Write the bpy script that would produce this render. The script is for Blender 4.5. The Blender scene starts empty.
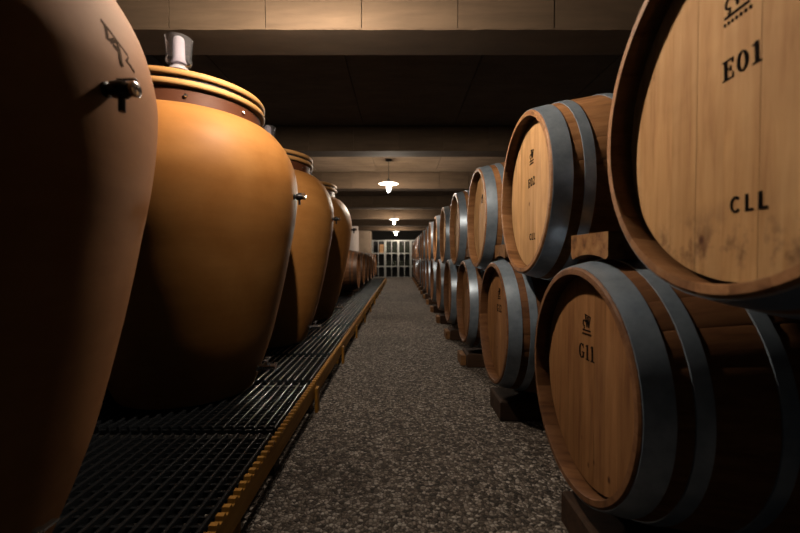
import bpy, math, random
from mathutils import Vector, Matrix
random.seed(7)
PI = math.pi
sc = bpy.context.scene
C = bpy.context.collection

# ------------------------------------------------------------------ camera, world, exposure
EH = 0.81                      # eye height above the gravel floor
cam_d = bpy.data.cameras.new('camera')
cam = bpy.data.objects.new('camera', cam_d); C.objects.link(cam)
cam_d.sensor_width = 36.0
cam_d.lens = 36.0 * 395.0 / 800.0
cam_d.clip_start = 0.02
cam.location = (0, 0, EH)
cam.rotation_euler = (math.radians(90) - math.atan(9.0 / 395.0), 0, 0)
cam_d.dof.use_dof = True
cam_d.dof.focus_distance = 1.8
cam_d.dof.aperture_fstop = 2.8
sc.camera = cam

world = bpy.data.worlds.new('cellar_world'); sc.world = world
world.use_nodes = True
world.node_tree.nodes['Background'].inputs[0].default_value = (0.5, 0.42, 0.36, 1)
world.node_tree.nodes['Background'].inputs[1].default_value = 0.03
sc.view_settings.view_transform = 'Standard'
sc.view_settings.look = 'None'
sc.view_settings.gamma = 1.0
sc.view_settings.use_curve_mapping = False
sc.view_settings.exposure = 0.0
try:
    sc.cycles.max_bounces = 8
    sc.cycles.diffuse_bounces = 0
    sc.cycles.caustics_reflective = False
    sc.cycles.caustics_refractive = False
    sc.cycles.sample_clamp_indirect = 4.0
    sc.cycles.use_fast_gi = True
    sc.cycles.fast_gi_method = 'ADD'
    world.light_settings.ao_factor = 0.009
    world.light_settings.distance = 0.6
except Exception:
    pass

LAMP_X = -0.157
LAMPS = [(1.43, 1.055, -0.37), (5.47, 0.97, LAMP_X), (10.6, 0.97, LAMP_X), (15.3, 0.94, LAMP_X)]   # depth, height above the eye, x
BULB_STRENGTH = 3000.0
BULB_COLOR = (1.0, 0.85, 0.68)

# ------------------------------------------------------------------ materials
MATS = {}
def nodemat(name):
    m = bpy.data.materials.new(name); m.use_nodes = True
    nt = m.node_tree
    b = nt.nodes['Principled BSDF']
    MATS[name] = m
    return m, nt, b
def setp(b, **k):
    for key, v in k.items():
        b.inputs[key.replace('_', ' ')].default_value = v
def coord(nt, scale=(1, 1, 1), out='Object', rnd=False):
    tc = nt.nodes.new('ShaderNodeTexCoord')
    mp = nt.nodes.new('ShaderNodeMapping')
    mp.inputs['Scale'].default_value = scale
    nt.links.new(tc.outputs[out], mp.inputs['Vector'])
    if rnd:
        oi = nt.nodes.new('ShaderNodeObjectInfo')
        mu = nt.nodes.new('ShaderNodeMath'); mu.operation = 'MULTIPLY'; mu.inputs[1].default_value = 37.0
        nt.links.new(oi.outputs['Random'], mu.inputs[0])
        nt.links.new(mu.outputs[0], mp.inputs['Location'])
    return mp.outputs['Vector']
def noise(nt, vec, scale, detail=4, rough=0.55, dist=0.0):
    n = nt.nodes.new('ShaderNodeTexNoise')
    n.inputs['Scale'].default_value = scale; n.inputs['Detail'].default_value = detail
    n.inputs['Roughness'].default_value = rough; n.inputs['Distortion'].default_value = dist
    nt.links.new(vec, n.inputs['Vector'])
    return n.outputs['Fac']
def ramp(nt, fac, stops):
    r = nt.nodes.new('ShaderNodeValToRGB')
    el = r.color_ramp.elements
    while len(el) < len(stops): el.new(0.5)
    for e, (p, c) in zip(el, stops):
        e.position = p; e.color = (c[0], c[1], c[2], 1)
    nt.links.new(fac, r.inputs['Fac'])
    return r.outputs['Color']
def mix(nt, fac, a, b, mode='MIX'):
    m = nt.nodes.new('ShaderNodeMix'); m.data_type = 'RGBA'; m.blend_type = mode
    if isinstance(fac, (int, float)): m.inputs[0].default_value = fac
    else: nt.links.new(fac, m.inputs[0])
    for i, v in ((6, a), (7, b)):
        if isinstance(v, tuple): m.inputs[i].default_value = (v[0], v[1], v[2], 1)
        else: nt.links.new(v, m.inputs[i])
    return m.outputs[2]
def bump(nt, b, h, strength, dist=0.01):
    n = nt.nodes.new('ShaderNodeBump'); n.inputs['Strength'].default_value = strength
    n.inputs['Distance'].default_value = dist
    nt.links.new(h, n.inputs['Height']); nt.links.new(n.outputs['Normal'], b.inputs['Normal'])

def wood(name, lo, hi, dark, scale, rough=0.6, var=0.25, knots=False, stain=None):
    m, nt, b = nodemat(name)
    v = coord(nt, scale, rnd=True)
    g = noise(nt, v, 1.0, 6, 0.62, 0.25)
    c = ramp(nt, g, [(0.28, dark), (0.45, lo), (0.68, hi)])
    v2 = coord(nt, (1, 1, 1), rnd=True)
    blot = noise(nt, v2, 5.0, 3, 0.6, 0.6)
    c = mix(nt, 0.45, c, ramp(nt, blot, [(0.3, (0.62, 0.55, 0.48)), (0.7, (1.12, 1.1, 1.08))]), 'MULTIPLY')
    oi = nt.nodes.new('ShaderNodeObjectInfo')
    tone = ramp(nt, oi.outputs['Random'], [(0.0, (1 - var, 1 - var * 1.1, 1 - var * 1.2)), (1.0, (1.06, 1.05, 1.04))])
    c = mix(nt, 1.0, c, tone, 'MULTIPLY')
    if knots:
        vo = nt.nodes.new('ShaderNodeTexVoronoi'); vo.inputs['Scale'].default_value = 9.0
        nt.links.new(coord(nt, (1, 1, 0.7), rnd=True), vo.inputs['Vector'])
        c = mix(nt, 1.0, c, ramp(nt, vo.outputs['Distance'], [(0.03, (0.25, 0.16, 0.1)), (0.075, (1, 1, 1))]), 'MULTIPLY')
    if stain is not None:          # wine stains below the middle of the head
        tc = nt.nodes.new('ShaderNodeTexCoord'); sx = nt.nodes.new('ShaderNodeSeparateXYZ')
        nt.links.new(tc.outputs['Object'], sx.inputs[0])
        band = ramp(nt, sx.outputs['Z'], [(0.0, (0, 0, 0)), (1.0, (1, 1, 1))])
        mr = nt.nodes.new('ShaderNodeMapRange')
        mr.inputs['From Min'].default_value = stain[0]; mr.inputs['From Max'].default_value = stain[1]
        mr.inputs['To Min'].default_value = 0; mr.inputs['To Max'].default_value = 1
        nt.links.new(sx.outputs['Z'], mr.inputs['Value'])
        pk = ramp(nt, mr.outputs[0], [(0.0, (0, 0, 0)), (0.35, (1, 1, 1)), (1.0, (0, 0, 0))])
        sn = noise(nt, coord(nt, (1, 20, 14)), 1.0, 4, 0.65)
        th = ramp(nt, sn, [(0.47, (0, 0, 0)), (0.62, (1, 1, 1))])
        f = mix(nt, 1.0, pk, th, 'MULTIPLY')
        f2 = nt.nodes.new('ShaderNodeMath'); f2.operation = 'MULTIPLY'; f2.inputs[1].default_value = 0.75
        nt.links.new(f, f2.inputs[0])
        c = mix(nt, f2.outputs[0], c, (0.085, 0.028, 0.014))
    nt.links.new(c, b.inputs['Base Color'])
    setp(b, Roughness=rough)
    b.inputs['Specular IOR Level'].default_value = 0.3
    bump(nt, b, g, 0.18, 0.004)
    return m

OAK_HEAD = wood('oak_head', (0.64, 0.355, 0.155), (0.74, 0.44, 0.215), (0.49, 0.24, 0.09), (6, 42, 3.2), 0.75, 0.1, knots=True)
OAK_HEAD_SHADED = wood('oak_head_shaded', (0.31, 0.138, 0.05), (0.40, 0.19, 0.072), (0.20, 0.08, 0.028), (6, 42, 3.2), 0.7, 0.14, knots=True)  # darker, redder copy of oak_head: the lower row's dim light painted in
OAK_HEAD_STAINED = wood('oak_head_stained', (0.58, 0.31, 0.125), (0.68, 0.395, 0.18), (0.42, 0.195, 0.07), (6, 42, 3.2), 0.75, 0.08, knots=True, stain=(-0.285, -0.15))
OAK_STAVE = wood('oak_stave', (0.40, 0.185, 0.075), (0.52, 0.26, 0.115), (0.24, 0.10, 0.04), (3, 40, 40), 0.55, 0.3)
OAK_STAVE_SHADED = wood('oak_stave_shaded', (0.22, 0.095, 0.038), (0.30, 0.14, 0.06), (0.13, 0.05, 0.02), (3, 40, 40), 0.6, 0.3)  # stave copy with the lower row's shade put into its colour
CHOCK = wood('chock_wood', (0.28, 0.13, 0.05), (0.42, 0.22, 0.085), (0.10, 0.045, 0.015), (25, 30, 30), 0.8, 0.25)
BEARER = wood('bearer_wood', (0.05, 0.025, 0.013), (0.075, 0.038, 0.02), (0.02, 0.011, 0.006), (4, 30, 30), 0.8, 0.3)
EDGE = wood('edge_board_wood', (0.46, 0.21, 0.03), (0.58, 0.29, 0.05), (0.28, 0.11, 0.015), (30, 3, 40), 0.6, 0.12)
CASEWOOD = wood('case_wood', (0.36, 0.2, 0.09), (0.5, 0.3, 0.15), (0.2, 0.1, 0.04), (4, 4, 30), 0.6, 0.2)

m, nt, b = nodemat('hoop_steel'); HOOP = m
v = coord(nt, (1, 1, 1), rnd=True)
n1 = noise(nt, v, 22, 4, 0.6)
nt.links.new(ramp(nt, n1, [(0.3, (0.25, 0.31, 0.38)), (0.7, (0.38, 0.45, 0.53))]), b.inputs['Base Color'])
n2 = noise(nt, coord(nt, (60, 1, 1)), 6, 3)
nt.links.new(ramp(nt, n2, [(0.3, (0.30,) * 3), (0.7, (0.46,) * 3)]), b.inputs['Roughness'])
setp(b, Metallic=0.5)

IRON = None
def clay(name, lo, hi, bloom, rough):
    m, nt, b = nodemat(name)
    n1 = noise(nt, coord(nt, (1, 1, 1), rnd=True), 3.2, 5, 0.6, 0.4)
    c = ramp(nt, n1, [(0.3, lo), (0.7, hi)])
    n2 = noise(nt, coord(nt, (1, 1, 6), rnd=True), 4.0, 4, 0.6)
    c = mix(nt, 0.25, c, ramp(nt, n2, [(0.4, (0.75, 0.7, 0.65)), (0.65, bloom)]), 'MULTIPLY')
    nt.links.new(c, b.inputs['Base Color'])
    setp(b, Roughness=rough)
    b.inputs['Specular IOR Level'].default_value = 0.25
    bump(nt, b, noise(nt, coord(nt, (1, 1, 1)), 60, 3), 0.05, 0.003)
    return m
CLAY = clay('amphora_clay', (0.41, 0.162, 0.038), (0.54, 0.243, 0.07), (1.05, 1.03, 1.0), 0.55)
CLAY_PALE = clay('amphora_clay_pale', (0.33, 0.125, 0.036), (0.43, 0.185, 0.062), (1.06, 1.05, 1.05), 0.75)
CLAY_LID = clay('lid_clay', (0.48, 0.23, 0.075), (0.6, 0.32, 0.12), (1.05, 1.03, 1.0), 0.55)
CLAY_COLLAR = clay('collar_clay', (0.075, 0.022, 0.009), (0.11, 0.035, 0.014), (1.0, 1.0, 1.0), 0.6)  # shade under the lid painted in as much darker clay

def plain(name, col, rough=0.5, metal=0.0, **k):
    m, nt, b = nodemat(name)
    n = noise(nt, coord(nt, (1, 1, 1)), 30, 3)
    d = tuple(x * 0.82 for x in col)
    nt.links.new(ramp(nt, n, [(0.35, d), (0.65, col)]), b.inputs['Base Color'])
    setp(b, Roughness=rough, Metallic=metal, **k)
    return m
IRON = plain('dark_iron_hoop', (0.09, 0.05, 0.032), 0.5, 0.3)
GASKET = plain('black_gasket', (0.012, 0.011, 0.010), 0.6)
STEEL = plain('valve_steel', (0.55, 0.55, 0.56), 0.22, 1.0)
DARKSTEEL = plain('dark_valve', (0.03, 0.029, 0.03), 0.3, 0.6)
GRATE = plain('black_grating', (0.022, 0.024, 0.027), 0.2)
JOIST = plain('joist_black', (0.012, 0.011, 0.010), 0.8)
INK = plain('stencil_ink', (0.012, 0.008, 0.006), 0.9, 0.0, Specular_IOR_Level=0.05)
CLAYMARK = plain('brown_clay_mark', (0.075, 0.033, 0.011), 0.9, 0.0, Specular_IOR_Level=0.05)
ENAMEL = plain('lamp_enamel', (0.75, 0.75, 0.73), 0.3)
CORD = plain('lamp_cord', (0.02, 0.02, 0.02), 0.6)
RACK = plain('bin_steel', (0.42, 0.42, 0.40), 0.4, 0.2)
RACKBACK = plain('bin_mesh_dark', (0.02, 0.02, 0.02), 0.8)
BOTTLE = plain('bottle_glass', (0.03, 0.035, 0.025), 0.12)
CAPS = plain('bottle_capsule', (0.25, 0.2, 0.15), 0.4)

def film(name, tint, gloss, diff, rough):
    m, nt, b = nodemat(name); nt.nodes.remove(b)
    tr = nt.nodes.new('ShaderNodeBsdfTransparent'); gl = nt.nodes.new('ShaderNodeBsdfGlossy')
    di = nt.nodes.new('ShaderNodeBsdfDiffuse'); tl = nt.nodes.new('ShaderNodeBsdfTranslucent')
    tr.inputs[0].default_value = (*tint, 1); gl.inputs['Roughness'].default_value = rough
    di.inputs[0].default_value = (*tint, 1); tl.inputs[0].default_value = (*tint, 1)
    def mx(f, a, b_):
        x = nt.nodes.new('ShaderNodeMixShader')
        if isinstance(f, float): x.inputs[0].default_value = f
        else: nt.links.new(f, x.inputs[0])
        nt.links.new(a, x.inputs[1]); nt.links.new(b_, x.inputs[2]); return x.outputs[0]
    lw = nt.nodes.new('ShaderNodeLayerWeight'); lw.inputs[0].default_value = gloss
    body = mx(diff, tr.outputs[0], mx(0.5, di.outputs[0], tl.outputs[0]))
    nt.links.new(mx(lw.outputs['Fresnel'], body, gl.outputs[0]), nt.nodes['Material Output'].inputs['Surface'])
    return m
CLEAR = film('clear_plastic', (0.93, 0.91, 0.93), 0.10, 0.05, 0.1)
FROST = film('frosted_plastic', (0.92, 0.87, 0.92), 0.2, 0.7, 0.2)
OPAL = film('opal_shade', (0.92, 0.92, 0.90), 0.1, 0.45, 0.2)
m, nt, b = nodemat('bulb_glow'); BULB = m
setp(b, Base_Color=(1, 1, 1, 1))
b.inputs['Emission Color'].default_value = (*BULB_COLOR, 1)
b.inputs['Emission Strength'].default_value = BULB_STRENGTH

m, nt, b = nodemat('bulb_glass'); GLASS_BULB = m
nt.nodes.remove(b)
tr = nt.nodes.new('ShaderNodeBsdfTransparent'); em = nt.nodes.new('ShaderNodeEmission'); ad = nt.nodes.new('ShaderNodeAddShader')
tr.inputs[0].default_value = (0.95, 0.95, 0.95, 1)
em.inputs[0].default_value = (1.0, 0.95, 0.9, 1); em.inputs[1].default_value = 4.0
nt.links.new(tr.outputs[0], ad.inputs[0]); nt.links.new(em.outputs[0], ad.inputs[1])
nt.links.new(ad.outputs[0], nt.nodes['Material Output'].inputs['Surface'])

def concrete(name, lo, hi, stretch, joints=None, rough=0.85):
    m, nt, b = nodemat(name)
    n1 = noise(nt, coord(nt, stretch, rnd=True), 1.0, 6, 0.65, 0.3)
    c = ramp(nt, n1, [(0.3, lo), (0.7, hi)])
    n2 = noise(nt, coord(nt, (1, 1, 1), rnd=True), 2.5, 4, 0.6)
    c = mix(nt, 0.5, c, ramp(nt, n2, [(0.3, (0.7, 0.66, 0.62)), (0.7, (1.1, 1.08, 1.05))]), 'MULTIPLY')
    nt.links.new(c, b.inputs['Base Color']); setp(b, Roughness=rough)
    bump(nt, b, n1, 0.3, 0.01)
    return m
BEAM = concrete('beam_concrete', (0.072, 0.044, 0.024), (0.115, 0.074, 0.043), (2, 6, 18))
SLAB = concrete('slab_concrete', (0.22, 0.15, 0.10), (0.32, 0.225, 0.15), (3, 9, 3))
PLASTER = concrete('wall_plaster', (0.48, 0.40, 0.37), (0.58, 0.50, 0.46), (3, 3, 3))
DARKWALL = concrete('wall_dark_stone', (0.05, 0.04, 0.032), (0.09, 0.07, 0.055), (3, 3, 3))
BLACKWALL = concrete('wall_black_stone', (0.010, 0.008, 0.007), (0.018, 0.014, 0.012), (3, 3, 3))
PIER = concrete('pier_concrete', (0.30, 0.22, 0.16), (0.40, 0.3, 0.22), (4, 4, 4))

m, nt, b = nodemat('gravel'); GRAVEL = m
v = coord(nt, (1, 1, 1))
vo = nt.nodes.new('ShaderNodeTexVoronoi'); vo.inputs['Scale'].default_value = 82.0
nt.links.new(v, vo.inputs['Vector'])
vo2 = nt.nodes.new('ShaderNodeTexVoronoi'); vo2.inputs['Scale'].default_value = 82.0
vo2.feature = 'DISTANCE_TO_EDGE'
nt.links.new(v, vo2.inputs['Vector'])
sep = nt.nodes.new('ShaderNodeSeparateColor'); nt.links.new(vo.outputs['Color'], sep.inputs[0])
c = ramp(nt, sep.outputs[0], [(0.0, (0.04, 0.03, 0.024)), (0.45, (0.22, 0.175, 0.14)), (0.75, (0.44, 0.37, 0.31)), (1.0, (0.75, 0.67, 0.60))])
big = noise(nt, v, 2.2, 4, 0.6)
c = mix(nt, 0.6, c, ramp(nt, big, [(0.3, (0.6, 0.57, 0.54)), (0.7, (1.15, 1.12, 1.1))]), 'MULTIPLY')
grout = ramp(nt, vo2.outputs['Distance'], [(0.02, (0.28, 0.26, 0.25)), (0.16, (1, 1, 1))])
c = mix(nt, 1.0, c, grout, 'MULTIPLY')
nt.links.new(c, b.inputs['Base Color']); setp(b, Roughness=0.8)
bump(nt, b, ramp(nt, vo2.outputs['Distance'], [(0.0, (0, 0, 0)), (0.35, (1, 1, 1))]), 0.9, 0.006)

# ------------------------------------------------------------------ mesh helpers
class MB:
    def __init__(s): s.v = []; s.f = []
    def add(s, vs, fs, M=None):
        o = len(s.v)
        s.v += [tuple(M @ Vector(p)) if M is not None else tuple(p) for p in vs]
        s.f += [tuple(i + o for i in f) for f in fs]
        return s
    def box(s, x0, x1, y0, y1, z0, z1, M=None, bev=0.0):
        if bev <= 0:
            vs = [(x0, y0, z0), (x1, y0, z0), (x1, y1, z0), (x0, y1, z0), (x0, y0, z1), (x1, y0, z1), (x1, y1, z1), (x0, y1, z1)]
            return s.add(vs, [(3, 2, 1, 0), (4, 5, 6, 7), (0, 1, 5, 4), (1, 2, 6, 5), (2, 3, 7, 6), (3, 0, 4, 7)], M)
        e = bev
        vs = []
        for (a0, a1, b0, b1, z) in ((x0 + e, x1 - e, y0 + e, y1 - e, z0), (x0, x1, y0, y1, z0 + e), (x0, x1, y0, y1, z1 - e), (x0 + e, x1 - e, y0 + e, y1 - e, z1)):
            vs += [(a0, b0, z), (a1, b0, z), (a1, b1, z), (a0, b1, z)]
        fs = [(3, 2, 1, 0), (12, 13, 14, 15)]
        for k in range(3):
            for i in range(4):
                j = (i + 1) % 4
                fs.append((k * 4 + i, k * 4 + j, k * 4 + 4 + j, k * 4 + 4 + i))
        return s.add(vs, fs, M)
    def lathe(s, prof, n=32, M=None, closed=False):
        """profile [(radius, z)] turned about z."""
        vs = []; fs = []
        for (r, z) in prof:
            for i in range(n):
                a = 2 * PI * i / n
                vs.append((r * math.cos(a), r * math.sin(a), z))
        k = len(prof)
        rng = range(k) if closed else range(k - 1)
        for j in rng:
            jj = (j + 1) % k
            for i in range(n):
                ii = (i + 1) % n
                fs.append((j * n + i, j * n + ii, jj * n + ii, jj * n + i))
        if not closed:
            fs.append(tuple(reversed(range(n))))
            fs.append(tuple((k - 1) * n + i for i in range(n)))
        return s.add(vs, fs, M)
    def tube(s, pts, r, n=10):
        pts = [Vector(p) for p in pts]; rr = r if isinstance(r, (list, tuple)) else [r] * len(pts)
        vs = []; fs = []
        for k, p in enumerate(pts):
            t = (pts[min(k + 1, len(pts) - 1)] - pts[max(k - 1, 0)]).normalized()
            u = t.cross(Vector((0, 0, 1)))
            if u.length < 1e-3: u = t.cross(Vector((0, 1, 0)))
            u.normalize(); w = t.cross(u)
            for i in range(n):
                a = 2 * PI * i / n
                vs.append(tuple(p + (u * math.cos(a) + w * math.sin(a)) * rr[k]))
        for k in range(len(pts) - 1):
            for i in range(n):
                ii = (i + 1) % n
                fs.append((k * n + i, k * n + ii, (k + 1) * n + ii, (k + 1) * n + i))
        fs.append(tuple(reversed(range(n)))); fs.append(tuple((len(pts) - 1) * n + i for i in range(n)))
        return s.add(vs, fs)
    def prism(s, poly, d0, d1, fn):
        """poly of 2d points extruded from depth d0 to d1; fn(u, v, d) -> xyz"""
        n = len(poly)
        vs = [fn(u, v, d0) for u, v in poly] + [fn(u, v, d1) for u, v in poly]
        fs = [tuple(reversed(range(n))), tuple(range(n, 2 * n))]
        for i in range(n):
            j = (i + 1) % n
            fs.append((i, j, n + j, n + i))
        return s.add(vs, fs)
    def mesh(s, name, mat, smooth=None):
        me = bpy.data.meshes.new(name)
        me.from_pydata(s.v, [], s.f)
        me.materials.append(mat)
        if smooth is not None:
            me.polygons.foreach_set('use_smooth', [True] * len(me.polygons))
            if smooth < 180:
                try: me.set_sharp_from_angle(angle=math.radians(smooth))
                except Exception: pass
        me.update()
        return me
def fix_normals(me):
    import bmesh
    bm = bmesh.new(); bm.from_mesh(me)
    bmesh.ops.recalc_face_normals(bm, faces=bm.faces)
    bm.to_mesh(me); bm.free()
    return me
def obj(name, me, parent=None, loc=(0, 0, 0), rot=(0, 0, 0)):
    o = bpy.data.objects.new(name, me); C.objects.link(o)
    o.location = loc; o.rotation_euler = rot
    if parent is not None: o.parent = parent
    return o
def build(name, mb, mat, parent=None, loc=(0, 0, 0), rot=(0, 0, 0), smooth=None, fix=True):
    me = mb.mesh(name, mat, smooth)
    if fix:
        fix_normals(me)
        if smooth is not None and smooth < 180:
            me.set_sharp_from_angle(angle=math.radians(smooth))
    return obj(name, me, parent, loc, rot)
def tag(o, label=None, cat=None, group=None, kind=None):
    if label: o['label'] = label
    if cat: o['category'] = cat
    if group: o['group'] = group
    if kind: o['kind'] = kind
    return o
def thing(name, label, cat, loc=(0, 0, 0), rot=(0, 0, 0), group=None):
    o = bpy.data.objects.new(name, None); C.objects.link(o)
    o.empty_display_size = 0.1
    o.location = loc; o.rotation_euler = rot
    return tag(o, label, cat, group)
def copy_tree(o, parent=None):
    c = o.copy(); C.objects.link(c)
    c.parent = parent
    for ch in list(o.children): copy_tree(ch, c)
    return c
ORD = ['first', 'second', 'third', 'fourth', 'fifth', 'sixth', 'seventh', 'eighth', 'ninth', 'tenth', 'eleventh', 'twelfth',
       'thirteenth', 'fourteenth', 'fifteenth', 'sixteenth', 'seventeenth', 'eighteenth', 'nineteenth', 'twentieth',
       'twenty-first', 'twenty-second', 'twenty-third', 'twenty-fourth', 'twenty-fifth']

# ------------------------------------------------------------------ the room
XL, XR, YB, YN = -1.66, 2.1, 18.3, -2.6
ZS = EH + 1.345                 # underside of ceiling slab
ZB = EH + 1.083                 # underside of the beams
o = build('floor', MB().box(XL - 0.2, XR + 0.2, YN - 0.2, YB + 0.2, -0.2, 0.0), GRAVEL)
tag(o, 'grey-brown gravel aggregate floor of the cellar aisle', kind='structure')
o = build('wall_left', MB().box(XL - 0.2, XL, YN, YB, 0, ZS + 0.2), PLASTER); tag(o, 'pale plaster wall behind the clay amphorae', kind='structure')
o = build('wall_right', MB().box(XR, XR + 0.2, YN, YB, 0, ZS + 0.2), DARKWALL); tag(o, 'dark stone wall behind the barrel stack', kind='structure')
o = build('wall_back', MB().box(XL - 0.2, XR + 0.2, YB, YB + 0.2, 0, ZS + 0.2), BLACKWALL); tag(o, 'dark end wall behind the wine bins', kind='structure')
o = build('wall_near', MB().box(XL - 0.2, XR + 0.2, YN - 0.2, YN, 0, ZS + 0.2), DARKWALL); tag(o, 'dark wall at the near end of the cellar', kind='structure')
o = build('trim_1', MB().box(-1.655, -1.19, 15.95, 16.88, 0, ZB, bev=0.01), PIER); tag(o, 'brown concrete pier at the end of left wall', kind='structure')

BEAMS = [(1.914, 0.225), (4.055, 0.225), (6.235, 0.225), (8.65, 0.225), (11.14, 0.225), (13.5, 0.225), (15.75, 0.3)]
ceil = build('ceiling', MB().box(XL - 0.2, XR + 0.2, YN - 0.2, YB + 0.2, ZS + 0.02, ZS + 0.2), SLAB)
tag(ceil, 'brown concrete slab ceiling between the beams', kind='structure')
ys = [YN] + [y for y, t in BEAMS] + [YB]
ends = [YN] + [y + t for y, t in BEAMS]
for i in range(len(BEAMS) + 1):
    y0 = ends[i] if i else YN; y1 = ys[i + 1]
    x = -0.37 - 0.92 * 2
    while x < XR:
        x0, x1 = max(x, XL), min(x + 0.92, XR)
        if x1 - x0 > 0.03:
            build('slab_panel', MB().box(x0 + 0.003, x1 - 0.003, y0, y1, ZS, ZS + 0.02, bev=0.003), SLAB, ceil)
        x += 0.92
beam_label = ['nearest concrete ceiling beam crossing the aisle', 'second concrete ceiling beam from the camera',
              'third concrete ceiling beam, just past the nearest visible lamp', 'fourth concrete ceiling beam from the camera',
              'fifth concrete ceiling beam, by the second visible lamp', 'sixth concrete ceiling beam from the camera',
              'last concrete ceiling beam, in front of wine bins']
for i, (y, t) in enumerate(BEAMS):
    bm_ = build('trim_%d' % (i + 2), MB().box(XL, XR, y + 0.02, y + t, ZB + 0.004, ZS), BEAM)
    tag(bm_, beam_label[i], kind='structure')
    x = -0.184 - 0.46 * 4 + (0.17 * i) % 0.46
    while x < XR:
        x0, x1 = max(x, XL), min(x + 0.46, XR)
        if x1 - x0 > 0.02:
            dz = random.uniform(-0.0015, 0.0015)
            build('panel', MB().box(x0 + 0.0018, x1 - 0.0018, y + random.uniform(-0.002, 0.002), y + 0.0195, ZB + 0.012 + dz, ZS - 0.001, bev=0.003), BEAM, bm_)
        x += 0.46
    # sole plate along the lower arris, a little rough
    mb = MB(); n = 60; vs = []
    prof = [(y - 0.006, ZB + 0.011), (y - 0.008, ZB + 0.001), (y + t, ZB), (y + t, ZB + 0.0035), (y + 0.02, ZB + 0.0035), (y + 0.02, ZB + 0.011)]
    for k in range(n + 1):
        xx = XL + (XR - XL) * k / n
        jit = random.uniform(-0.004, 0.004)
        for j, (py, pz) in enumerate(prof):
            vs.append((xx, py + (jit if j < 2 else 0), pz + (jit * 0.4 if j == 0 else 0)))
    fs = []
    for k in range(n):
        for j in range(6):
            fs.append((k * 6 + j, k * 6 + (j + 1) % 6, k * 6 + 6 + (j + 1) % 6, k * 6 + 6 + j))
    mb.add(vs, fs)
    build('soffit_plate', mb, BEAM, bm_)

# ------------------------------------------------------------------ pendant lamps over the aisle
def make_lamp(label, y, z, x):
    t = thing('pendant_lamp', label, 'lamp', (x, y, EH + z), group='pendant lamps over the aisle')
    top = ZS - (EH + z)
    build('cord', MB().tube([(0, 0, 0.115), (0, 0, top - 0.018)], 0.004, 8), CORD, t, smooth=60)
    build('ceiling_rose', MB().lathe([(0.035, top - 0.02), (0.04, top - 0.012), (0.04, top - 0.0005)], 24), CORD, t, smooth=40)
    build('socket', MB().lathe([(0.016, 0.035), (0.019, 0.06), (0.02, 0.105), (0.010, 0.118)], 20), CORD, t, smooth=40)
    build('shade', MB().lathe([(0.021, 0.075), (0.04, 0.072), (0.09, 0.062), (0.135, 0.046), (0.1355, 0.044), (0.134, 0.043), (0.09, 0.058), (0.04, 0.068), (0.021, 0.07)], 48, closed=True), OPAL, t, smooth=50)
    bl = build('bulb', MB().lathe([(0.015, 0.034), (0.020, 0.027), (0.030, 0.012), (0.0345, -0.008), (0.034, -0.026), (0.028, -0.048), (0.017, -0.066), (0.004, -0.076)], 24), GLASS_BULB, t, smooth=180)
    build('filament', MB().lathe([(0.006, 0.030), (0.0105, 0.026), (0.0105, -0.062), (0.007, -0.067)], 14), BULB, bl, smooth=60)
    return t
lamp_labels = ['lit pendant lamp hanging above the nearest amphora and barrel', 'largest visible white pendant lamp glowing over the aisle',
               'second visible pendant lamp further down the aisle', 'small distant pendant lamp glowing before the wine bins']
for (y, z, x), lb in zip(LAMPS, lamp_labels):
    make_lamp(lb, y, z, x)

# ------------------------------------------------------------------ oak barrels
BL, BR0, BR1 = 0.90, 0.307, 0.372
def brad(x): return BR1 - (BR1 - BR0) * (2 * x / BL - 1) ** 2
NST = 28
def stave_geo(mb, ang, w):
    xs = [0.0, 0.004, 0.05, 0.12, 0.22, 0.34, 0.45, 0.56, 0.68, 0.78, 0.85, 0.896, 0.90]
    sec = []
    for x in xs:
        r = brad(x)
        d = 0.004 if x in (0.0, 0.90) else 0.0
        e = min(x, BL - x)
        th = 0.020 + min(e, 0.05) * 0.10
        ri = r - th + d * 0.6
        pts = [(r - d - 0.0012, -w), (r - d, -0.86 * w), (r - d, 0), (r - d, 0.86 * w), (r - d - 0.0012, w), (ri, w), (ri, 0), (ri, -w)]
        sec.append([(x, rr * math.sin(ang + a), rr * math.cos(ang + a)) for rr, a in pts])
    n = 8
    vs = [p for s_ in sec for p in s_]
    fs = []
    for k in range(len(xs) - 1):
        for j in range(n):
            fs.append((k * n + j, k * n + (j + 1) % n, (k + 1) * n + (j + 1) % n, (k + 1) * n + j))
    fs.append(tuple(range(n))); fs.append(tuple((len(xs) - 1) * n + j for j in range(n)))
    mb.add(vs, fs)
WST = PI / NST * 0.996
stave_me = fix_normals((lambda mb: (stave_geo(mb, 0, WST), mb.mesh('stave', OAK_STAVE, 30))[1])(MB()))
stave_me.set_sharp_from_angle(angle=math.radians(35))
mb = MB()
for k in range(NST): stave_geo(mb, 2 * PI * k / NST, WST)
body_me = fix_normals(mb.mesh('barrel_body', OAK_STAVE, 30)); body_me.set_sharp_from_angle(angle=math.radians(35))
def hoop_me(x0, x1):
    mb = MB(); prof = []
    k = 4
    for i in range(k + 1):
        x = x0 + (x1 - x0) * i / k; prof.append((brad(x) + 0.0026, x))
    for i in range(k, -1, -1):
        x = x0 + (x1 - x0) * i / k; prof.append((brad(x) - 0.0006, x))
    M = Matrix(((0, 0, 1, 0), (0, 1, 0, 0), (-1, 0, 0, 0), (0, 0, 0, 1)))   # z axis -> x axis
    mb.lathe(prof, 72, M, closed=True)
    me = mb.mesh('hoop', HOOP, 30); fix_normals(me); me.set_sharp_from_angle(angle=math.radians(40))
    return me
HOOPS = [(0.006, 0.062), (0.094, 0.126), (0.235, 0.265)]
HOOPS += [(BL - b_, BL - a_) for a_, b_ in HOOPS]
hoop_mes = [hoop_me(a_, b_) for a_, b_ in HOOPS]
def remat(me, mat):
    m2 = me.copy(); m2.materials[0] = mat; return m2
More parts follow.
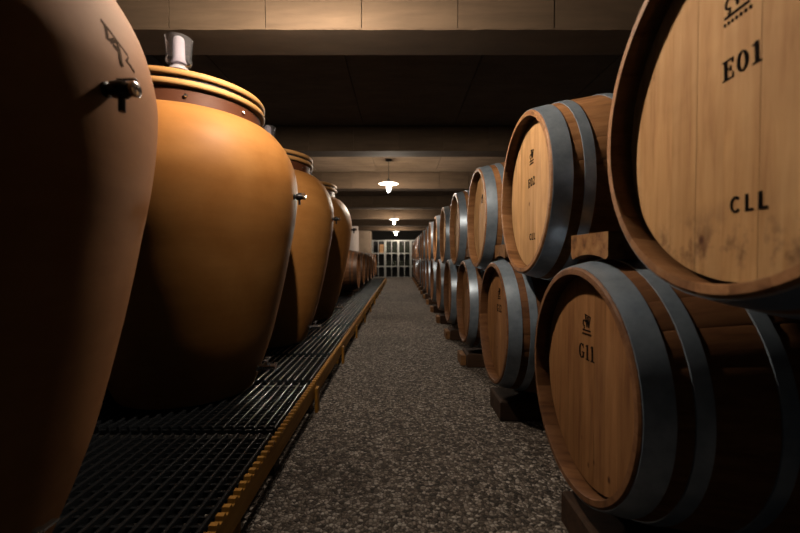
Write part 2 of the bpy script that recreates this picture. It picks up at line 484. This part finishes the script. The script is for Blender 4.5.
hoop_dark = [remat(me, IRON) for me in hoop_mes]
rivet_me = fix_normals(MB().lathe([(0.0055, 0.0), (0.005, 0.002), (0.002, 0.0035)], 10).mesh('rivet', HOOP, 60))
# head boards (vertical), clipped to the circle
def head_boards(mat, x0, x1, tagname):
    R = 0.2855; edges = [-0.2855, -0.205, -0.15, -0.088, -0.03, 0.034, 0.092, 0.152, 0.21, 0.2855]
    out = []
    for i in range(9):
        u0, u1 = edges[i] + 0.00001, edges[i + 1] - 0.00001
        us = [u0 + (u1 - u0) * k / 6 for k in range(7)]
        top = [(u, math.sqrt(max(R * R - u * u, 1e-6))) for u in us]
        poly = top + [(u, -v) for u, v in reversed(top)]
        pr = random.uniform(-0.0004, 0.0004)
        e = 0.0003
        mb = MB()
        n = len(poly)
        cx = (u0 + u1) / 2
        inn = [(cx + (u - cx) * (1 - e / max((u1 - u0) / 2, 0.01)), v * 0.996) for u, v in poly]
        vs = [(x1, -u, v) for u, v in poly] + [(x0 + e * 0.6 + pr, -u, v) for u, v in poly] + [(x0 + pr, -u, v) for u, v in inn]
        fs = [tuple(range(n)), tuple(range(2 * n, 3 * n))]
        for a in range(2):
            for k in range(n):
                fs.append((a * n + k, a * n + (k + 1) % n, a * n + n + (k + 1) % n, a * n + n + k))
        mb.add(vs, fs)
        me = mb.mesh('board', mat); fix_normals(me)
        out.append(me)
    return out
boards_plain = head_boards(OAK_HEAD, 0.044, 0.062, 'p')
stave_shaded_me = remat(stave_me, OAK_STAVE_SHADED); body_shaded_me = remat(body_me, OAK_STAVE_SHADED)
boards_shaded = [remat(me, OAK_HEAD_SHADED) for me in boards_plain]
boards_stain = head_boards(OAK_HEAD_STAINED, 0.044, 0.062, 's')
def joined_head(x0, x1):
    mb = MB()
    for me in head_boards(OAK_HEAD, x0, x1, 'j'):
        mb.add([tuple(v.co) for v in me.vertices], [tuple(p.vertices) for p in me.polygons])
    me = mb.mesh('head', OAK_HEAD); fix_normals(me); return me
head_front_me = joined_head(0.044, 0.062)
head_shaded_me = remat(head_front_me, OAK_HEAD_SHADED)
head_back_me = joined_head(BL - 0.062, BL - 0.044)

# --- stencilled lettering: strokes in a (u right, v up) plane
def ring_arc(cx, cy, rx, ry, tx, ty, a0, a1, n=18):
    out = []
    for k in range(n):
        p, q = math.radians(a0 + (a1 - a0) * k / n), math.radians(a0 + (a1 - a0) * (k + 1) / n)
        out.append([(cx + rx * math.cos(p), cy + ry * math.sin(p)), (cx + rx * math.cos(q), cy + ry * math.sin(q)),
                    (cx + (rx - tx) * math.cos(q), cy + (ry - ty) * math.sin(q)), (cx + (rx - tx) * math.cos(p), cy + (ry - ty) * math.sin(p))])
    return out
def rc(x0, y0, x1, y1): return [(x0, y0), (x1, y0), (x1, y1), (x0, y1)]
def seg(p, q, w0, w1=None):
    w1 = w0 if w1 is None else w1
    p, q = Vector(p), Vector(q); t = (q - p).normalized(); nn = Vector((-t.y, t.x))
    return [tuple(p + nn * w0 / 2), tuple(p - nn * w0 / 2), tuple(q - nn * w1 / 2), tuple(q + nn * w1 / 2)]
GL = {
    'E': (0.66, [rc(0.1, 0, 0.29, 1), rc(0, 0, 0.12, 0.06), rc(0, 0.94, 0.12, 1), rc(0.29, 0.93, 0.64, 1), rc(0.29, 0, 0.64, 0.07), rc(0.29, 0.47, 0.5, 0.54), rc(0.57, 0.75, 0.64, 0.93), rc(0.57, 0.07, 0.64, 0.27), rc(0.45, 0.38, 0.51, 0.64)]),
    '0': (0.66, ring_arc(0.33, 0.5, 0.31, 0.5, 0.16, 0.07, 0, 360, 28)),
    '1': (0.5, [rc(0.17, 0, 0.35, 1), rc(0.03, 0, 0.49, 0.065), rc(0.05, 0.86, 0.18, 0.93)]),
    '2': (0.66, ring_arc(0.32, 0.72, 0.27, 0.28, 0.13, 0.07, -25, 180, 16) + [seg((0.5, 0.6), (0.1, 0.06), 0.13, 0.1), rc(0.04, 0, 0.6, 0.1), rc(0.54, 0.1, 0.6, 0.24)]),
    'G': (0.78, ring_arc(0.38, 0.5, 0.36, 0.5, 0.17, 0.07, 45, 315, 26) + [rc(0.55, 0.06, 0.7, 0.42), rc(0.44, 0.40, 0.78, 0.46), rc(0.6, 0.7, 0.66, 0.98)]),
    'C': (0.78, ring_arc(0.38, 0.5, 0.36, 0.5, 0.15, 0.15, 42, 318, 24)),
    'L': (0.62, [rc(0.05, 0, 0.22, 1), rc(0.05, 0, 0.56, 0.15)]),
}
def lettering(text, height, gap=0.16):
    polys = []; x = 0
    for ch in text:
        w, ps = GL[ch]
        for p in ps: polys.append([((u + x), v) for u, v in p])
        x += w + gap
    W = x - gap
    return [[((u - W / 2) * height, (v - 0.5) * height) for u, v in p] for p in polys]
def crest(s):
    P = []
    # monogram: tall W with flag serif, curl on its left, a bar and a line of tiny print below
    P += [seg((-0.30, 0.98), (0.62, 0.80), 0.07)]
    P += [seg((-0.16, 0.92), (0.06, -0.02), 0.17, 0.10), seg((0.06, 0.0), (0.22, 0.80), 0.07), seg((0.20, 0.82), (0.36, -0.02), 0.17, 0.10), seg((0.36, 0.0), (0.60, 0.84), 0.08)]
    P += ring_arc(-0.36, 0.28, 0.24, 0.28, 0.09, 0.09, 20, 290, 16)
    P += [seg((-0.44, -0.16), (-0.30, -0.05), 0.07)]
    P += [rc(-0.62, -0.32, 0.62, -0.20)]
    xx = -0.66
    while xx < 0.62:
        w = random.uniform(0.09, 0.14)
        P += ring_arc(xx + w / 2, -0.55, w / 2, 0.09, w * 0.4, 0.06, 0, 360, 8)
        xx += w + 0.10
    return [[(u * s, v * s) for u, v in p] for p in P]
def print_mesh(name, polys, du, dv, rot=0.0):
    mb = MB(); c_, s_ = math.cos(rot), math.sin(rot)
    for k, p in enumerate(polys):
        q = [(u * c_ - v * s_ + du, u * s_ + v * c_ + dv) for u, v in p]
        mb.prism(q, 0.0425 - 0.00003 * (k % 5), 0.0443, lambda u, v, d: (d, -u, v))
    me = mb.mesh(name, INK); fix_normals(me); return me

def make_barrel(label, group, detail, loc, head=None, roll=0.0, flip=False):
    """axis along +x, front head at x = 0 facing the aisle"""
    t = thing('oak_barrel', label, 'barrel', loc, (0, 0, PI) if flip else (0, 0, 0), group)
    if detail:
        for k in range(NST):
            s_ = obj('stave', stave_shaded_me if head == 'shaded' else stave_me, t); s_.rotation_euler = (2 * PI * (k + 0.5) / NST + roll, 0, 0)
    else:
        b_ = obj('stave_body', body_shaded_me if head == 'shaded' else body_me, t); b_.rotation_euler = (roll, 0, 0)
    for i, me in enumerate(hoop_dark if flip else hoop_mes):
        h = obj('hoop', me, t)
        if detail:
            a = 0.35 + 1.3 * i + roll
            for da in (0, 0.09):
                x = sum(HOOPS[i]) / 2; r = brad(x) + 0.0024
                rv = obj('rivet', rivet_me, h, (x, r * math.sin(a + da), r * math.cos(a + da)), (-(a + da), 0, 0))
    if detail:
        hd = bpy.data.objects.new('head', None); C.objects.link(hd); hd.parent = t
        for me in {'stain': boards_stain, 'shaded': boards_shaded, None: boards_plain}[head]: obj('board', me, hd)
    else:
        obj('head', head_shaded_me if head == 'shaded' else head_front_me, t)
    obj('head', head_back_me, t)
    return t

SP = 0.957; FX = 0.474
UY0, LY0 = 0.595, 1.082
ZU, ZL = EH + 0.247, EH - 0.335
NU, NL = 16, 15
upper, lower = [], []
up_lab = {0: 'large oak barrel stamped E01 at the right edge, upper row', 1: 'brightly lit oak barrel stamped E02 in upper row beside the E01 barrel'}
lo_lab = {0: 'oak barrel stamped G11 under the E01 barrel, lower row', 1: 'oak barrel stamped G12 in the lower row behind the G11 barrel'}
for k in range(NU):
    lb = up_lab.get(k, '%s oak barrel from the camera in the upper row' % ORD[k])
    if k == NU - 1: lb = 'last oak barrel of the upper row, nearest the wine bins'
    upper.append(make_barrel(lb, 'upper row of oak barrels', k < 4, (FX + random.uniform(-.006, .006) * (k > 1), UY0 + SP * k + (0.012 if k == 0 else 0), ZU), 'stain' if k == 0 else None, roll=random.uniform(0, 0.2)))
for k in range(NL):
    lb = lo_lab.get(k, '%s oak barrel from the camera in the lower row' % ORD[k])
    if k == NL - 1: lb = 'last oak barrel of the lower row, nearest the wine bins'
    lower.append(make_barrel(lb, 'lower row of oak barrels', k < 3, (FX + random.uniform(-.006, .006) * (k > 0), LY0 + SP * k, ZL), 'shaded', roll=random.uniform(0, 0.2)))
# print on the heads
for bl, code, hgt, mark in ((upper[0], 'E01', 0.032, 'CLL'), (upper[1], 'E02', 0.034, 'CLL'), (lower[0], 'G11', 0.042, None), (lower[1], 'G12', 0.04, None)):
    tag(obj('stencil_code', print_mesh('stencil_code', lettering(code, hgt), -0.009 + (0.010 if code == 'E01' else 0), 0.050 if mark else 0.072, 0.05), bl), 'black stencilled code %s' % code)
    tag(obj('cooper_mark', print_mesh('cooper_mark', crest(0.036), -0.009, 0.142, 0.03), bl), 'burnt cooper crest with tiny print below')
    if mark:
        tag(obj('stencil_mark', print_mesh('stencil_mark', lettering(mark, 0.026, 0.22), 0.006 + (0.012 if code == 'E01' else 0), -0.165, 0.02), bl), 'black stencilled letters CLL')
for bl in (upper[2], upper[3], lower[2]):
    tag(obj('cooper_mark', print_mesh('cooper_mark', crest(0.034), 0.0, 0.12), bl), 'small dark cooper mark')

# wooden chocks wedged between upper barrels on top of each lower barrel
def make_chock():
    x0, x1 = 0.040, 0.125
    rl = brad(0.126) + 0.0035; ru = brad(0.126) + 0.0035
    cy, cz = SP / 2, ZU - ZL
    pts = []
    zt = 0.40
    for k in range(9):                                  # bottom, over the lower barrel
        a = math.radians(-16 + 32 * k / 8); pts.append((rl * math.sin(a), rl * math.cos(a) + 0.0015))
    def side(z): return cy - math.sqrt(max(ru * ru - (z - cz) ** 2, 0)) - 0.001
    zb = pts[-1][1]
    rside = [(side(zb + (zt - zb) * k / 8), zb + (zt - zb) * k / 8) for k in range(9)]
    rside = [(min(u, 0.105), v) for u, v in rside]
    pts = pts + [p for p in rside[1:]] + [(-u, v) for u, v in reversed(rside[1:])]
    mb = MB(); mb.prism(pts, x0, x1, lambda u, v, d: (d, u, v))
    me = mb.mesh('wooden_chock', CHOCK); fix_normals(me); return me
chock_me = make_chock()
for k in range(NL):
    o = obj('wooden_chock', chock_me, None, (FX, LY0 + SP * k, ZL))
    tag(o, '%s wooden spacer block from the camera, wedged between upper barrels' % ORD[k], 'wood block', 'wooden chocks between barrels')
# bearers under the lower barrels
BZ = ZL - BR1 - 0.0035
def wedge_me(sgn):
    pts = []
    r = BR1 + 0.004
    for k in range(7):
        a = math.radians(8 + 13 * k / 6); pts.append((sgn * r * math.sin(a), ZL - r * math.cos(a)))
    pts += [(sgn * 0.15, BZ)]
    pts += [(sgn * r * math.sin(math.radians(8)), BZ)]
    mb = MB(); mb.prism(pts, 0.40, 0.50, lambda u, v, d: (d, u, v))
    me = mb.mesh('wedge', CHOCK); fix_normals(me); return me
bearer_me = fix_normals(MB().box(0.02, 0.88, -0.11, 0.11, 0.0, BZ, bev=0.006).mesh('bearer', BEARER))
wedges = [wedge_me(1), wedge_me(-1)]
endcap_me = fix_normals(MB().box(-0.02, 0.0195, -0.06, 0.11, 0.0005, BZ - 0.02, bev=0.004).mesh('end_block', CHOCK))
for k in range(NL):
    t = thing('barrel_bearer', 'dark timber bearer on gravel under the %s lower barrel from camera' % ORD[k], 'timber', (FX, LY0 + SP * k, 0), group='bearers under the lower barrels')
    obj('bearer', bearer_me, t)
    if k > 1: obj('end_block', endcap_me, t)
    for w in wedges: obj('wedge', w, t)

# ------------------------------------------------------------------ grating walkway on the left
PZ = EH - 0.65; PX = -0.45; PXL = -1.60
SEAM = 0.585; Y0P = 1.475 - SEAM * 4; NP = 23
PEND = Y0P + SEAM * NP
wf = thing('walkway_frame', 'low walkway frame with toothed yellow edge board along the gravel', 'walkway', (PX, 0, 0))
# edge boards with teeth
def edge_board(y0, y1):
    mb = MB(); d = 0.036
    zt, zb = PZ - 0.011, PZ - 0.08
    n = int(round((y1 - y0) / d)); d = (y1 - y0) / n
    poly = [(y0, zb)]
    poly.append((y1, zb))
    for k in range(n - 1, -1, -1):
        a = y0 + d * k
        poly += [(a + d, zt), (a + d * 0.62, zt), (a + d * 0.50, zt + 0.011), (a + d * 0.12, zt + 0.011), (a, zt)]
    # strip of quads instead of one concave n-gon
    vs = []; fs = []
    top = list(reversed(poly[2:]))
    for (u, v) in top: vs += [(-0.014, u, v), (0.006, u, v), (-0.014, u, zb), (0.006, u, zb)]
    for k in range(len(top) - 1):
        a, b_ = 4 * k, 4 * k + 4
        if abs(top[k][0] - top[k + 1][0]) < 1e-6: continue
        fs += [(a, a + 1, b_ + 1, b_), (a + 1, a + 3, b_ + 3, b_ + 1), (a, b_, b_ + 2, a + 2), (a + 2, b_ + 2, b_ + 3, a + 3)]
    e = 4 * (len(top) - 1)
    fs += [(0, 2, 3, 1), (e, e + 1, e + 3, e + 2)]
    mb.add(vs, fs)
    return mb
by = [-0.87, 2.06, 3.96, 5.86, 7.76, 9.66, PEND]
for i in range(len(by) - 1):
    build('edge_board', edge_board(by[i] + 0.003, by[i + 1] - 0.003), EDGE, wf)
y = -0.8
post_me = fix_normals(MB().box(-0.05, -0.0145, -0.025, 0.025, 0.0, PZ - 0.05, bev=0.003).mesh('post', EDGE))
foot_me = fix_normals(MB().box(0.0065, 0.022, -0.022, 0.022, 0.0, PZ - 0.03, bev=0.003).mesh('post', EDGE))
y = 2.06 - 0.95 * 3
while y < PEND:
    obj('post', post_me, wf, (0, y, 0))
    if y > 1.5: obj('cleat', foot_me, wf, (0, y, 0))
    y += 0.95
for k in range(NP + 1):
    y = Y0P + SEAM * k
    build('joist', MB().box(PXL - PX, -0.0155, y - 0.03, y + 0.03, 0.0, PZ - 0.032, bev=0.003), JOIST, wf)
# grating panels: bars along the aisle, crossbars below their tops
def bar_geo(mb, x, y0, y1):
    w = 0.0055; zt, zb = 0.0, -0.030
    sec = [(-w, zb), (w, zb)] + [(w * math.cos(math.radians(a)), zt - w + w * math.sin(math.radians(a))) for a in (0, 30, 60, 90, 120, 150, 180)]
    n = len(sec)
    vs = [(x + u, y0, v) for u, v in sec] + [(x + u, y1, v) for u, v in sec]
    fs = [tuple(reversed(range(n))), tuple(range(n, 2 * n))] + [(i, (i + 1) % n, n + (i + 1) % n, n + i) for i in range(n)]
    mb.add(vs, fs)
XS = []
x = PX - 0.032
while x > PXL: XS.append(x); x -= 0.040
Y1L = SEAM - 0.05
mb = MB(); bar_geo(mb, 0, 0, Y1L); bar_me = fix_normals(mb.mesh('bar', GRATE, 40))
mb = MB(); [bar_geo(mb, x, 0, Y1L) for x in XS]; bars_me = fix_normals(mb.mesh('bar_set', GRATE, 40))
mb = MB()
for k in range(15):
    yy = 0.012 + k * (Y1L - 0.024) / 14
    mb.box(PXL, PX - 0.018, yy - 0.004, yy + 0.004, -0.0305, -0.016)
cross_me = fix_normals(mb.mesh('crossbar_grid', GRATE))
for k in range(NP):
    y = Y0P + SEAM * k + 0.025
    vis = k - 2
    if vis < 0: lb = 'black grating panel of the walkway just below the camera' if vis == -1 else 'black grating panel of the walkway behind the camera'
    else: lb = '%s black grating panel along the walkway from the camera' % ORD[vis]
    t = thing('grating_panel', lb, 'grating', (0, y, PZ), group='black grating panels of the walkway')
    if 1 <= k <= 8:
        for x in XS: obj('bar', bar_me, t, (x, 0, 0))
    else:
        obj('bar_set', bars_me, t)['kind'] = 'stuff'
    obj('crossbar_grid', cross_me, t)['kind'] = 'stuff'

# ------------------------------------------------------------------ clay amphorae
AX = -1.056
PROF = [(-.65, .295), (-.645, .305), (-.60, .325), (-.53, .352), (-.41, .393), (-.28, .426), (-.149, .456), (-.05, .476), (.037, .492), (.15, .513), (.25, .526), (.32, .5305), (.37, .530),
        (.43, .520), (.489, .502), (.545, .472), (.594, .433), (.622, .398), (.637, .368), (.642, .352)]
def prof_r(z):
    for (a, ra), (b_, rb) in zip(PROF, PROF[1:]):
        if a <= z <= b_: return ra + (rb - ra) * (z - a) / (b_ - a)
    return PROF[-1][1]
def catmull(P, n=4):
    out = []
    for i in range(len(P) - 1):
        p0 = P[max(i - 1, 0)]; p1 = P[i]; p2 = P[i + 1]; p3 = P[min(i + 2, len(P) - 1)]
        for k in range(n):
            t = k / n
            f = lambda a, b_, c_, d: 0.5 * (2 * b_ + (c_ - a) * t + (2 * a - 5 * b_ + 4 * c_ - d) * t * t + (3 * b_ - a - 3 * c_ + d) * t ** 3)
            out.append((f(p0[1], p1[1], p2[1], p3[1]), f(p0[0], p1[0], p2[0], p3[0])))
    out.append((P[-1][1], P[-1][0]))
    return out
body_prof = catmull(PROF, 3)
def amph_body(mat):
    me = MB().lathe([(r, z + 0.65) for r, z in body_prof], 128).mesh('body', mat, 60)
    fix_normals(me); me.set_sharp_from_angle(angle=math.radians(50)); return me
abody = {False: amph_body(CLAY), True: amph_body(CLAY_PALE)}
Z0 = 0.65
collar_me = fix_normals(MB().lathe([(0.350, Z0 + .636), (0.346, Z0 + .65), (0.346, Z0 + .700), (0.340, Z0 + .706)], 96).mesh('collar', CLAY_COLLAR, 40))
rim_me = fix_normals(MB().lathe([(0.344, Z0 + .7055), (0.360, Z0 + .7065), (0.368, Z0 + .712), (0.369, Z0 + .722), (0.366, Z0 + .731), (0.358, Z0 + .735), (0.345, Z0 + .7355)], 96).mesh('rim_disc', CLAY_LID, 60))
gasket_me = fix_normals(MB().lathe([(0.352, Z0 + .7357), (0.353, Z0 + .7465)], 96).mesh('gasket', GASKET, 40))
lid_me = fix_normals(MB().lathe([(0.353, Z0 + .7468), (0.364, Z0 + .748), (0.369, Z0 + .755), (0.369, Z0 + .766), (0.363, Z0 + .774), (0.345, Z0 + .778), (0.2, Z0 + .780)], 96).mesh('lid', CLAY_LID, 60))
screw_me = fix_normals(MB().lathe([(0.004, 0), (0.0075, 0.003), (0.0075, 0.010), (0.004, 0.013)], 14).mesh('screw', STEEL, 40))
# parts along +x (sampling valve): flange, stem, ball body, handle, spout
RX = Matrix.Rotation(PI / 2, 4, 'Y')
vbody_me = fix_normals(MB().lathe([(0.016, -0.006), (0.016, 0.006), (0.011, 0.008), (0.011, 0.014), (0.017, 0.017), (0.0185, 0.028), (0.0185, 0.044), (0.014, 0.050), (0.014, 0.060), (0.010, 0.062)], 20, RX).mesh('valve_body', DARKSTEEL, 40))
vspout_me = fix_normals(MB().tube([(0.036, 0, 0), (0.036, 0, -0.022), (0.036, 0, -0.046)], [0.008, 0.0075, 0.0075], 14).mesh('spout', DARKSTEEL, 50))
vcap_me = fix_normals(MB().lathe([(0.0145, 0.0610), (0.0155, 0.063), (0.0155, 0.071), (0.010, 0.075)], 18, RX).mesh('cap', STEEL, 40))
vlev_me = fix_normals(MB().box(0.026, 0.070, -0.005, 0.005, 0.0188, 0.0235, bev=0.002).mesh('lever', STEEL))
# drain tap near the foot
dbody_me = fix_normals(MB().lathe([(0.032, -0.012), (0.032, 0.004), (0.016, 0.006), (0.016, 0.03), (0.024, 0.034), (0.024, 0.075), (0.017, 0.078), (0.017, 0.10), (0.026, 0.102), (0.026, 0.112), (0.018, 0.114)], 22, RX).mesh('tap_body', STEEL, 40))
dlev_me = fix_normals(MB().box(0.045, 0.065, -0.06, 0.05, 0.045, 0.050, bev=0.002).mesh('tap_lever', STEEL))
dstem_me = fix_normals(MB().lathe([(0.008, 0.02), (0.008, 0.05), (0.011, 0.051), (0.011, 0.056)], 12, Matrix.Translation((0.055, 0, 0))).mesh('tap_stem', STEEL, 40))
# airlock pieces
bung_me = fix_normals(MB().lathe([(0.030, -0.004), (0.046, 0.004), (0.040, 0.014), (0.026, 0.026), (0.022, 0.032)], 32).mesh('bung', FROST, 50))
cup_me = fix_normals(MB().lathe([(0.020, 0.030), (0.044, 0.034), (0.0505, 0.042), (0.0515, 0.052), (0.047, 0.060), (0.048, 0.064), (0.0535, 0.138), (0.0545, 0.140), (0.0540, 0.142), (0.0520, 0.140), (0.0465, 0.066), (0.0455, 0.060), (0.0495, 0.051), (0.0485, 0.044), (0.043, 0.0365), (0.020, 0.0325)], 40, closed=True).mesh('cup', CLEAR, 50))
capp_me = fix_normals(MB().lathe([(0.030, 0.037), (0.031, 0.042), (0.024, 0.058), (0.0225, 0.135), (0.020, 0.145), (0.013, 0.151), (0.004, 0.153)], 32).mesh('float_cap', FROST, 50))
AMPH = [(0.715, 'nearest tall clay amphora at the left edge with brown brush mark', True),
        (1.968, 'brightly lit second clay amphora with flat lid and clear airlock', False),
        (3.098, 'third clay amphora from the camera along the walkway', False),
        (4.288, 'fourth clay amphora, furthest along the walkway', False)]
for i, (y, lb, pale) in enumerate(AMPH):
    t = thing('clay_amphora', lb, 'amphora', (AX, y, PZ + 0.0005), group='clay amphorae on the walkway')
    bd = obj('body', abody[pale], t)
    obj('collar', collar_me, t); obj('rim_disc', rim_me, t); obj('gasket', gasket_me, t)
    ld = obj('lid', lid_me, t)
    for a in (-62, -20, 28, 75, 140, 210, 260):
        A = math.radians(a)
        obj('screw', screw_me, t, (0.345 * math.cos(A), 0.345 * math.sin(A), Z0 + .672), (0, PI / 2, A))
    vz = 0.300
    vb = obj('sampling_valve', vbody_me, t, (prof_r(vz), 0, Z0 + vz)); vb.scale = (0.78, 0.9, 0.85); tag(vb, 'small dark metal sampling valve')
    for n_, me in (('spout', vspout_me), ('cap', vcap_me), ('lever', vlev_me)): obj(n_, me, vb)
    dz = -0.545
    db = obj('drain_tap', dbody_me, t, (prof_r(dz), 0, Z0 + dz)); db.scale = (0.8, 0.8, 0.8); tag(db, 'steel drain tap at the foot')
    obj('tap_lever', dlev_me, db); obj('tap_stem', dstem_me, db)
    if i == 0:       # brushed mark on the shoulder; strokes follow the curved surface
        mb = MB()
        strokes = [([(-0.004, 0.424), (0.012, 0.417), (0.040, 0.404), (0.062, 0.396)], 0.0035),
                   ([(0.006, 0.420), (0.005, 0.408), (0.0045, 0.393)], 0.0060),
                   ([(0.010, 0.393), (0.018, 0.399), (0.026, 0.404), (0.034, 0.400), (0.036, 0.390), (0.028, 0.389), (0.018, 0.392)], 0.0055),
                   ([(0.033, 0.398), (0.036, 0.385), (0.035, 0.370), (0.039, 0.362)], 0.0060),
                   ([(0.062, 0.399), (0.066, 0.392), (0.060, 0.385), (0.054, 0.380)], 0.0022),
                   ([(0.056, 0.381), (0.068, 0.378), (0.082, 0.372)], 0.0034)]
        def surf(u, z, off):
            r = prof_r(z) + off; a = u / 0.53 + math.radians(0.5)
            return (r * math.cos(a), r * math.sin(a), Z0 + z)
        for pts, w in strokes:
            P = [Vector(p) for p in pts]; D = []
            for a, b_ in zip(P, P[1:]):
                for k in range(4): D.append(a.lerp(b_, k / 4))
            D.append(P[-1])
            for a, b_ in zip(D, D[1:]):
                q = seg(a, b_ + (b_ - a).normalized() * 0.0006, w * 1.6)
                mb.prism(q, -0.001, 0.0009, lambda u, v, d: surf(u, v, d))
        tag(build('brush_mark', mb, CLAYMARK, t), 'brown brushed maker mark on the shoulder')
    # airlock standing in the lid
    al = thing('airlock', ['clear airlock on the lid of nearest amphora', 'clear plastic airlock on the lid of the brightly lit amphora',
                           'clear airlock on the third amphora, peeking past the lit lid', 'clear airlock on the lid of the fourth amphora'][i], 'airlock',
               (AX + 0.117, y - 0.270, PZ + Z0 + 0.7795 + 0.0045), group='airlocks on the amphora lids')
    obj('bung', bung_me, al); obj('cup', cup_me, al); obj('float_cap', capp_me, al)

# ------------------------------------------------------------------ barrels lying on the walkway beyond the amphorae
LFX = -0.70
nlb = 6
for k in range(nlb):
    y = 11.5 - SP * (nlb - 1 - k)
    lb = '%s barrel from the camera lying on the walkway beyond the amphorae' % ORD[k]
    make_barrel(lb, 'barrels on the walkway', False, (LFX, y, PZ + 0.055 + BR1 + 0.003), head='shaded', roll=random.uniform(0, .2), flip=True)
    t = thing('barrel_bearer', 'dark timber bearer on the walkway under its %s barrel' % ORD[k], 'timber', (LFX, y, PZ), group='bearers under walkway barrels')
    build('bearer', MB().box(-0.88, -0.1, -0.1, 0.1, 0.0005, 0.055, bev=0.004), BEARER, t)

# ------------------------------------------------------------------ wine bins at the far end
RY0, RY1 = 16.05, 16.75
cols = [-1.15, -0.61, -0.07, 0.44, 0.97]
rows = [0.0, 0.45, 0.985, 1.52]
rname = ['bottom', 'middle', 'top']; cname = ['first', 'second', 'third', 'fourth']
bin_depth = RY1 - RY0
bcount = 0
bott_me = fix_normals(MB().lathe([(0.030, 0.004), (0.037, 0.0), (0.0385, 0.006), (0.0385, 0.19), (0.030, 0.215), (0.0155, 0.24), (0.0145, 0.30), (0.012, 0.302)], 16, Matrix.Rotation(-PI / 2, 4, 'X')).mesh('wine_bottle', BOTTLE, 40))
for r in range(3):
    for c_ in range(4):
        x0, x1 = cols[c_] + 0.004, cols[c_ + 1] - 0.004
        z0, z1 = rows[r] + 0.001, rows[r + 1] - 0.001
        t = thing('wine_bin', '%s pale steel bottle bin in the %s column from the left' % (rname[r], cname[c_]), 'wine bin', (0, RY0, 0), group='steel wine bins at the far wall')
        pw = 0.03
        for px in (x0, x1 - pw):
            for py in (0, bin_depth - pw):
                build('post', MB().box(px, px + pw, py, py + pw, z0, z1, bev=0.004), RACK, t)
        for zz, hh in ((z0 + 0.001, 0.016), (z1 - 0.022, 0.021)):
            for py in (0.002, bin_depth - pw):
                build('rail', MB().box(x0 + pw + 0.001, x1 - pw - 0.001, py, py + 0.03, zz, zz + hh, bev=0.004), RACK, t)
        xm = (x0 + x1) / 2
        build('divider', MB().box(xm - 0.012, xm + 0.012, 0.004, 0.03, z0 + 0.018, z1 - 0.023, bev=0.003), RACK, t)
        # gusset plates: rounded inner corners under the top rail
        for cx, sg in ((x0 + pw, 1), (xm - 0.013, -1), (xm + 0.013, 1), (x1 - pw, -1)):
            zt = z1 - 0.023; R = 0.055
            poly = [(cx + sg * 0.001, zt - 0.001), (cx + sg * R, zt - 0.001)] + [(cx + sg * (R - R * math.cos(math.radians(90 - a))), zt - R + R * math.sin(math.radians(90 - a))) for a in (0, 20, 40, 60, 80)] + [(cx + sg * 0.001, zt - R)]
            mbx = MB(); mbx.prism(poly[:1] + poly[2:], 0.006, 0.024, lambda u, v, d: (u, d, v))
            build('gusset', mbx, RACK, t)
        build('base_tray', MB().box(x0 + pw, x1 - pw, 0.034, bin_depth - 0.04, z0 + 0.002, z0 + 0.018), RACKBACK, t)
        build('back_panel', MB().box(x0 + pw, x1 - pw, bin_depth - 0.034, bin_depth - 0.02, z0 + 0.019, z1 - 0.024), RACKBACK, t)
        # bottles lie in the cells, bases to the aisle
        for half in range(2):
            if r == 2 and c_ == 0 and half == 1:
                cs = thing('wooden_case', 'brown wooden wine case in the top left bin', 'wooden case', ((xm + x1) / 2, RY0 + 0.06, z0 + 0.0185))
                for zz in range(4):
                    build('slat', MB().box(-0.085, 0.085, 0.0, 0.012, zz * 0.085 + 0.002, zz * 0.085 + 0.082, bev=0.003), CASEWOOD, cs)
                build('box_body', MB().box(-0.085, 0.085, 0.0125, 0.35, 0.0, 0.338), CASEWOOD, cs)
                continue
            if not (r == 2 or (r == 1 and c_ in (1, 2))): continue
            if r == 2 and c_ == 0: continue
            cx0 = x0 + pw + 0.006 if half == 0 else xm + 0.018
            for zz in range(5 if r == 2 else 3):
                for q in range(2 if zz % 2 else 2):
                    xx = cx0 + 0.042 + q * 0.088 + (0.022 if zz % 2 else 0)
                    bo = obj('wine_bottle', bott_me, None, (xx, RY0 + 0.05 + random.uniform(0, 0.01), z0 + 0.0185 + 0.0387 + zz * 0.0785))
                    tag(bo, 'dark wine bottle lying in the %s bin, %s column' % (rname[r], cname[c_]), 'bottle', 'bottles in the %s bin of the %s column' % (rname[r], cname[c_]))
